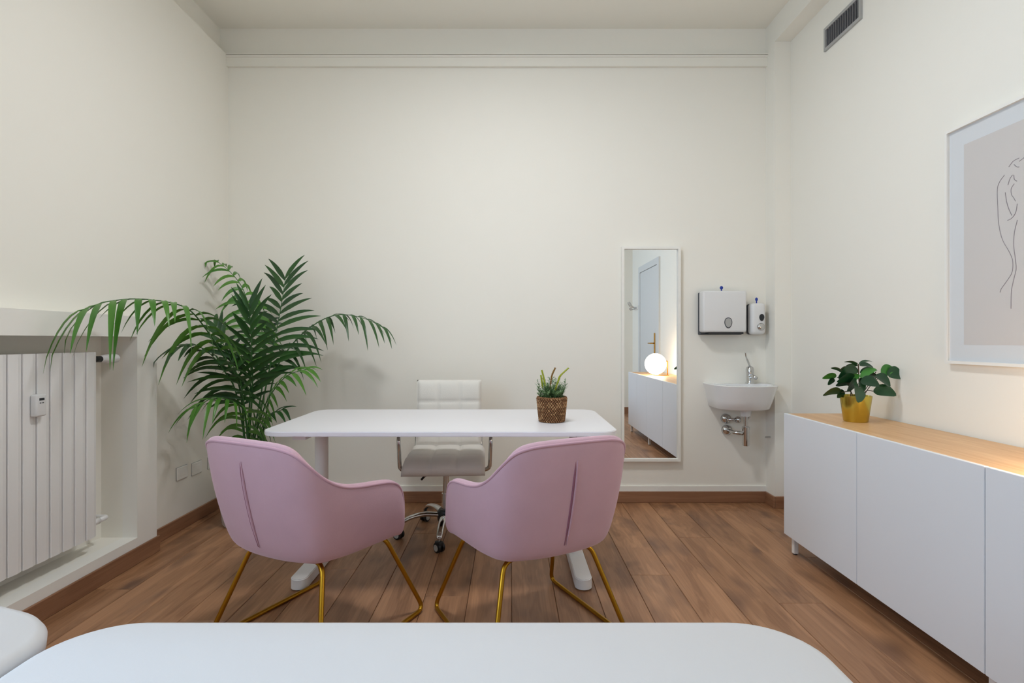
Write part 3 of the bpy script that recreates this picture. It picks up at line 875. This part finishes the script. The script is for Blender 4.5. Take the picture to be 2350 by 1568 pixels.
# ------------------------------------------------------------------ treatment table (foreground)
TZ = 0.62
tt = thing('treatment_table', 'white padded treatment table in the foreground with raised head section', 'massage table', (-0.35, 0.66, 0))
tox, toy = -0.35, 0.66
def pad(x0, x1, y0, y1, r, th):
    """soft slab outline with rounded corners and rounded edge; local, top at z=0"""
    m = MB(); L2 = [(.014, -th), (.004, -th + .008), (0, -th * .5), (.002, -.014), (.010, -.004), (.022, 0)]
    k = None; vs = []
    for ins, z in L2:
        o = rrect(x0 + ins, x1 - ins, y0 + ins, y1 - ins, max(r - ins, .01), 12); k = len(o)
        vs += [(x, y, z) for x, y in o]
    fs = [list(range(k))[::-1], [(len(L2) - 1) * k + i for i in range(k)]]
    for a in range(len(L2) - 1):
        for i in range(k):
            j = (i + 1) % k
            fs.append((a * k + i, a * k + j, (a + 1) * k + j, (a + 1) * k + i))
    return m.add(vs, fs)
pad(-0.800 - tox, 0.535 - tox, 0.33 - toy, 1.012 - toy, .13, .065).xf(Matrix.Translation((0, 0, TZ))).build('body_pad', 'leatherette', tt, smooth=True, autos=60)
hm = Matrix.Translation((-0.80 - tox, 0, TZ)) @ Matrix.Rotation(math.radians(14), 4, 'Y')
pad(-0.56, -0.003, 0.33 - toy, 1.005 - toy, .095, .065).xf(hm).build('head_pad', 'leatherette', tt, smooth=True, autos=60)
m = MB(); m.box(-.72 - tox, .46 - tox, .40 - toy, .43 - toy, TZ - .095, TZ - .065); m.box(-.72 - tox, .46 - tox, .90 - toy, .93 - toy, TZ - .095, TZ - .065)
for xx in (-.72, -.15, .43): m.box(xx - tox, xx + .03 - tox, .43 - toy, .90 - toy, TZ - .095, TZ - .065)
m.build('frame', 'white_metal', tt)
for xx in (-.68, .42):
    for yy in (.415, .915):
        lg = MB().tube([(xx - tox, yy - toy, .0), (xx - tox, yy - toy, TZ - .08)], .017, 12).build('leg', 'white_metal', tt, smooth=True, autos=40)
m = MB().box(-1.16 - tox, -.70 - tox, .41 - toy, .43 - toy, -.02, 0); m.box(-1.16 - tox, -.70 - tox, .90 - toy, .92 - toy, -.02, 0)
m.xf(Matrix.Translation((-.74 - tox, 0, TZ - .075)) @ Matrix.Rotation(math.radians(17), 4, 'Y') @ Matrix.Translation((.74 + tox, 0, 0))).build('head_frame', 'white_metal', tt)
for yy in (.42, .91):
    MB().tube([(-1.02 - tox, yy - toy, TZ + .01), (-.70 - tox, yy - toy, TZ - .30)], .010, 8).build('head_strut', 'white_metal', tt, smooth=True)

# ------------------------------------------------------------------ palm
PB = Vector((-1.635, 3.40, 0))
pl = thing('palm_plant', 'tall green kentia palm in a white pot in the corner', 'potted palm', PB)
MB().lathe([(.148, 0), (.155, .008), (.176, .18), (.186, .302), (.186, .310), (.176, .310), (.170, .26), (.0, .26)], 40, caps=False).build('pot', 'pot_white', pl, smooth=True, autos=50)
MB().lathe([(.0, .262), (.09, .27), (.172, .265)], 28, caps=False).build('soil', 'soil', pl, smooth=True)
rng = random.Random(3)


def frond(ctrl, nhint, n_leaf, Lmax, droop, start, material, up=35, asym=(1.0, 1.0), wmax=.0125, tiplen=.5, fold=0.0):
    root = PB + Vector((rng.uniform(-.05, .05), rng.uniform(-.05, .04), .27))
    pts = [root] + [P(*c) for c in ctrl]
    cur = spline(pts, 10)
    Ls = [0]
    for i in range(1, len(cur)): Ls.append(Ls[-1] + (cur[i] - cur[i - 1]).length)
    tot = Ls[-1]
    rs = [0.0075 * (1 - .82 * l / tot) for l in Ls]
    fr = MB().tube([p - PB for p in cur], rs, 7).build('frond', 'stem_green', pl, smooth=True)
    nh = Vector(nhint).normalized()
    for side in (-1, 1):
        for k in range(n_leaf):
            u = start + (1 - start) * (k + (.25 if side > 0 else .0)) / (n_leaf - .3)
            u = min(u, .998)
            s_ = u * tot
            i = next(j for j in range(1, len(cur)) if Ls[j] >= s_ - 1e-9)
            t_ = (s_ - Ls[i - 1]) / max(Ls[i] - Ls[i - 1], 1e-9)
            base = cur[i - 1].lerp(cur[i], t_)
            tg = (cur[min(i + 1, len(cur) - 1)] - cur[max(i - 2, 0)]).normalized()
            n_ = (nh - tg * nh.dot(tg)).normalized()
            sdv = tg.cross(n_) * side
            q_ = (u - start) / (1 - start)
            prof = (0.55 + 0.45 * math.sin(PI * min(q_ * 1.25 + .15, 1) ** .9)) if q_ < .75 else (1 - (1 - tiplen) * (q_ - .60) / .40)
            Lf = Lmax * prof * rng.uniform(.9, 1.08) * asym[0 if side < 0 else 1]
            ang = math.radians(up + 38 * q_ ** 2 + rng.uniform(-9, 9))
            d = (sdv * math.cos(ang) + tg * math.sin(ang) + n_ * (fold + rng.uniform(-.06, .06))).normalized()
            dr = droop * rng.uniform(.6, 1.4)
            # strip
            K = 7; ctrp = []
            for a in range(K + 1):
                tau = a / K
                p = base + d * Lf * (tau - .12 * dr * tau * tau) + Vector((0, 0, -1)) * Lf * dr * tau ** 2
                p.x = max(p.x, XL + .012); p.y = min(p.y, YB - .012)
                if p.x < BX + .015 and p.y < BY1 + .015 and p.z < BZ + .015: p.x = BX + .015
                if DX0 - .02 < p.x and p.y < DYB + .02 and p.z < DTOP + .03: p.z = DTOP + .03
                ctrp.append(p)
            vs = []; fs = []
            for a in range(K + 1):
                tau = a / K
                dd = (ctrp[min(a + 1, K)] - ctrp[max(a - 1, 0)]).normalized()
                wv = dd.cross(n_)
                if wv.length < .05: wv = dd.cross(Vector((0, 1, 0)))
                wv.normalize()
                wdt = wmax * (min(1, .30 + tau * 3.2)) * (1 - tau ** 2.4) + .0004
                nn = wv.cross(dd)
                vs += [ctrp[a] - wv * wdt + nn * wdt * .35 - base, ctrp[a] - base, ctrp[a] + wv * wdt + nn * wdt * .35 - base]
            for a in range(K):
                for b in range(2):
                    fs.append((a * 3 + b, a * 3 + b + 1, a * 3 + b + 4, a * 3 + b + 3))
            MB().add(vs, fs).build('leaflet', material, fr, smooth=True, loc=base - PB, recalc=False)


frond([(553, 905, 3.30), (520, 830, 3.12), (470, 752, 2.92), (425, 706, 2.74), (345, 688, 2.55), (260, 690, 2.38), (182, 714, 2.24)], (-.1, -.25, 1), 16, .25, .95, .50, 'palm_leaf_light', up=22, wmax=.0150, tiplen=.75)
frond([(576, 860, 3.38), (574, 730, 3.42), (558, 665, 3.45), (528, 624, 3.48), (494, 597, 3.52)], (.35, -.5, .8), 15, .235, .75, .48, 'palm_leaf_light', up=22, wmax=.0135, tiplen=.55)
frond([(612, 880, 3.40), (628, 790, 3.44), (643, 715, 3.50), (652, 660, 3.54), (656, 632, 3.56)], (-.10, -1, .25), 14, .36, .26, .50, 'palm_leaf', up=28, tiplen=.72, wmax=.0165)
frond([(625, 880, 3.42), (655, 812, 3.46), (705, 757, 3.50), (768, 724, 3.52), (832, 730, 3.53), (888, 757, 3.54)], (0, -.35, 1), 15, .22, .75, .48, 'palm_leaf', up=20, wmax=.0125)
frond([(579, 900, 3.28), (578, 820, 3.20), (575, 750, 3.15), (572, 700, 3.13)], (.05, -1, .15), 13, .32, .16, .50, 'palm_leaf', up=38, wmax=.0150, tiplen=.65)
frond([(545, 915, 3.28), (520, 860, 3.18), (485, 815, 3.06), (445, 792, 2.97), (402, 800, 2.90)], (-.1, -.5, 1), 13, .255, .60, .46, 'palm_leaf', up=24, wmax=.0145)
frond([(600, 955, 3.30), (622, 905, 3.26), (660, 862, 3.24), (712, 846, 3.24)], (0, -.6, 1), 14, .235, .50, .30, 'palm_leaf_light', up=26, wmax=.0125)
frond([(562, 955, 3.28), (535, 922, 3.18), (490, 915, 3.08), (440, 938, 3.00)], (0, -.5, 1), 13, .255, .70, .32, 'palm_leaf_light', up=24, wmax=.0120)
frond([(602, 980, 3.30), (622, 952, 3.28), (655, 938, 3.26)], (0, -.5, 1), 9, .19, .50, .36, 'palm_leaf', up=28, wmax=.0115)
frond([(556, 900, 3.26), (540, 850, 3.20), (515, 795, 3.18), (492, 745, 3.20)], (.25, -1, .25), 12, .28, .30, .47, 'palm_leaf', up=34, wmax=.0140)
frond([(600, 900, 3.46), (606, 800, 3.52), (590, 720, 3.58), (560, 690, 3.62)], (.2, -1, .3), 10, .24, .35, .56, 'palm_leaf', up=30, wmax=.0135)

# ------------------------------------------------------------------ leafy plant in the gold pot
GP = Vector((1.690, 2.640, SZ1 - .0018))
gp = thing('potted_plant', 'small leafy plant with oval leaves in a gold pot on the sideboard', 'potted plant', GP)
MB().lathe([(.0, 0), (.050, 0), (.053, .004), (.0690, .124), (.0690, .127), (.065, .127), (.063, .108), (.0, .108)], 40, caps=False).build('pot', 'gold_pot', gp, smooth=True, autos=50)
MB().lathe([(.0, .110), (.04, .113), (.0625, .109)], 20, caps=False).build('soil', 'soil', gp, smooth=True)
def gz(zx, zy, dy=0.0): return P(1860 + zx * .12752, 800 + zy * .12752, GP.y + dy)
def leaf(b, t, wd, tilt, material, parent, origin, stemr=.0012, mat_stem='stem_brown', bend=.12):
    d = t - b; Ln = d.length; d.normalize()
    vd = Vector((0, -1, 0)); sdv = d.cross(vd)
    if sdv.length < .1: sdv = d.cross(Vector((0, 0, 1)))
    sdv.normalize(); nn = sdv.cross(d).normalized()
    # tilt the blade about its length
    sdv, nn = sdv * math.cos(tilt) + nn * math.sin(tilt), nn * math.cos(tilt) - sdv * math.sin(tilt)
    K = 8; vs = []; fs = []
    for a in range(K + 1):
        tau = a / K
        c = b + d * Ln * tau + Vector((0, 0, 1)) * Ln * bend * math.sin(PI * tau)
        wdt = wd * .5 * math.sin(PI * min(1, tau ** .80 * .97 + .02)) ** .55 + .0006
        for j in (-1, -.5, 0, .5, 1):
            vs.append(c + sdv * wdt * j + nn * (abs(j) ** 1.5) * wdt * .22 - origin)
    for a in range(K):
        for j in range(4):
            fs.append((a * 5 + j, a * 5 + j + 1, a * 5 + j + 6, a * 5 + j + 5))
    o = MB().add(vs, fs).build('leaf', material, parent, smooth=True, recalc=False)
    return o
hub = gz(868, 640)
stm = MB()
top = gz(862, 280)
stm.tube([p - GP for p in spline([GP + Vector((.01, 0, .11)), gz(878, 700), gz(868, 480), top], 5)], .0028, 7)
for tx, ty, dy in ((1130, 770, -.03), (1280, 470, .02), (560, 400, .02), (480, 520, -.02), (560, 790, -.03), (1180, 420, .03), (1400, 440, .01)):
    stm.tube([p - GP for p in spline([GP + Vector((.0 + (tx - 880) * .00006, dy * .5, .11)), gz((tx + 880) / 2, (ty + 760) / 2, dy * .6), gz(tx, ty, dy)], 5)], .0020, 6)
stm.build('stem', 'stem_brown', gp, smooth=True)
A, B_ = 'clusia_leaf', 'clusia_leaf_light'
LV = [((852, 285), (610, 240), 66, .0, 1.1, A), ((872, 285), (1115, 242), 60, .03, 1.1, A), ((850, 305), (640, 310), 74, .04, .9, A), ((882, 305), (1130, 345), 84, .0, .7, A),
      ((562, 405), (368, 350), 64, .03, .9, A), ((835, 395), (500, 520), 215, -.03, .25, A), ((465, 500), (215, 530), 120, .0, .6, B_), ((425, 545), (312, 655), 96, .01, .3, A),
      ((545, 770), (225, 840), 128, -.04, .5, A), ((872, 690), (840, 962), 250, -.115, .1, A), ((900, 590), (1240, 668), 175, -.04, .4, A), ((1132, 770), (1542, 835), 190, -.02, .35, A),
      ((1180, 480), (1432, 690), 190, -.03, .5, A), ((1370, 440), (1662, 515), 200, .01, .25, A), ((1275, 470), (1482, 345), 165, .02, .25, B_), ((900, 525), (1185, 375), 112, -.01, .7, B_),
      ((895, 440), (1200, 395), 95, .03, .8, A), ((790, 545), (478, 590), 170, -.05, .5, A), ((800, 600), (455, 665), 140, .0, .4, A), ((830, 590), (655, 765), 170, -.06, .4, A),
      ((900, 500), (1230, 525), 130, .03, .5, A), ((600, 760), (478, 885), 130, .0, .3, A), ((700, 330), (520, 420), 110, .05, .5, A), ((860, 420), (660, 350), 110, .06, .6, A),
      ((880, 620), (1120, 560), 120, .06, .6, A), ((860, 650), (640, 640), 140, .07, .6, A), ((880, 600), (960, 770), 150, -.02, .4, A), ((760, 560), (880, 470), 90, -.05, .5, B_)]
for (bx, by), (tx, ty), wd, dy, tl, mt in LV:
    leaf(gz(bx, by, dy * .4), gz(tx, ty, dy), wd * 1.15 * .12752 * GP.y / FPX, tl, mt, gp, GP)

# ------------------------------------------------------------------ basket plant on the desk
BP = Vector((0.209, 2.690, DTOP))
bp_ = thing('basket_plant', 'small green plant with yellow spikes in a woven basket on the desk', 'potted plant', BP)
bh = .122
def br(z): return .060 + .0135 * (z / bh) ** .8 if z > .006 else .056
MB().lathe([(.0, 0), (.054, 0), (.057, .004), (.070, bh - .004), (.066, bh - .004), (.062, .10), (.0, .10)], 36, caps=False).build('basket_wall', 'basket', bp_, smooth=True)
strand = None
ma, mb2 = MB(), MB()
rows = 13; ncol = 34
for j in range(rows):
    z = .007 + (bh - .014) * j / (rows - 1)
    for i in range(ncol):
        a = 2 * PI * (i + .5 * (j % 2)) / ncol; rr_ = br(z) - .0005
        c = Vector((rr_ * math.cos(a), rr_ * math.sin(a), z)); tgv = Vector((-math.sin(a), math.cos(a), 0))
        sl_ = (1 if j % 2 else -1)
        dirv = (tgv * .75 + Vector((0, 0, 1)) * sl_ * .85).normalized()
        nrm = Vector((math.cos(a), math.sin(a), 0))
        tgt = mb2 if (8 <= j <= 10 and rng.random() < .8) or rng.random() < .22 else ma
        tgt.tube([c - dirv * .0066, c - dirv * .003 + nrm * .0022, c + dirv * .003 + nrm * .0022, c + dirv * .0066], [.0016, .0031, .0031, .0016], 5)
wv_ = ma.build('weave', 'basket', bp_, smooth=True); wv_['kind'] = 'stuff'
wv_ = mb2.build('pale_weave', 'basket_light', bp_, smooth=True); wv_['kind'] = 'stuff'
rim = MB()
for ph in (0, 1):
    rim.tube([((.0695 + .0035 * math.cos(a * 22 + ph * PI)) * math.cos(a), (.0695 + .0035 * math.cos(a * 22 + ph * PI)) * math.sin(a), bh - .002 + .0035 * math.sin(a * 22 + ph * PI)) for a in [2 * PI * k / 176 for k in range(177)]], .0032, 5)
rim.build('braided_rim', 'basket', bp_, smooth=True)
MB().lathe([(.0, .106), (.03, .109), (.062, .104)], 20, caps=False).build('soil', 'soil', bp_, smooth=True)
# leafy sprigs
fol = MB(); stc = MB()
for k in range(95):
    a = rng.uniform(0, 2 * PI); r0 = rng.uniform(0, .05); lean = rng.uniform(.0, .75)
    p0 = Vector((r0 * math.cos(a), r0 * math.sin(a), .102))
    hgt = rng.uniform(.035, .075) + (.035 if rng.random() < .18 else 0)
    p1 = p0 + Vector((math.cos(a) * lean * hgt, math.sin(a) * lean * hgt, hgt))
    cur = spline([p0, p0.lerp(p1, .5) + Vector((0, 0, .006)), p1], 5)
    stc.tube(cur, .0008, 4)
    for i in range(1, len(cur)):
        for q_ in range(3):
            aa = rng.uniform(0, 2 * PI); dd = Vector((math.cos(aa), math.sin(aa), rng.uniform(.2, 1.1))).normalized()
            Ln = rng.uniform(.014, .024); sdv = dd.cross(Vector((0, 0, 1))).normalized() * .0022
            fol.add([cur[i], cur[i] + dd * Ln * .45 + sdv, cur[i] + dd * Ln, cur[i] + dd * Ln * .45 - sdv], [(0, 1, 2, 3)])
stc.build('sprig_stems', 'stem_green', bp_)['kind'] = 'stuff'
fo = fol.build('sprig_leaves', 'foliage', bp_, recalc=False); fo['kind'] = 'stuff'
def bz(zx, zy, dy=0): return P(1200 + zx * .0957, 830 + zy * .0957, BP.y + dy) - BP
for pts, dy, tip in (([(545, 620), (500, 390), (455, 215)], -.02, False), ([(480, 640), (455, 480), (432, 330)], .01, False), ([(650, 700), (690, 360), (775, 155)], .0, True), ([(760, 720), (850, 460), (900, 340), (1090, 160)], -.02, False)):
    cur = spline([bz(*p, dy) for p in pts], 8)
    p0 = Vector((cur[0].x * .6, dy, .103))
    sk = MB().tube([p0] + cur[:4], .001, 5).build('flower_stem', 'stem_green', bp_, smooth=True)
    m = MB(); n = len(cur)
    m.tube(cur, [.0030] * n, 6)
    for i in range(2, n):
        for q_ in range(6):
            aa = 2 * PI * (q_ + .5 * (i % 2)) / 6
            tgv = (cur[min(i + 1, n - 1)] - cur[i - 1]).normalized(); u_ = tgv.cross(Vector((0, 1, 0))).normalized(); v_ = tgv.cross(u_)
            rad_ = .0036 * (1 - .35 * i / n)
            m.sphere(cur[i] + (u_ * math.cos(aa) + v_ * math.sin(aa)) * rad_, .0024, 6, 4)
    m.build('flower_spike', 'spike_tip' if tip else 'spike', sk, smooth=True)
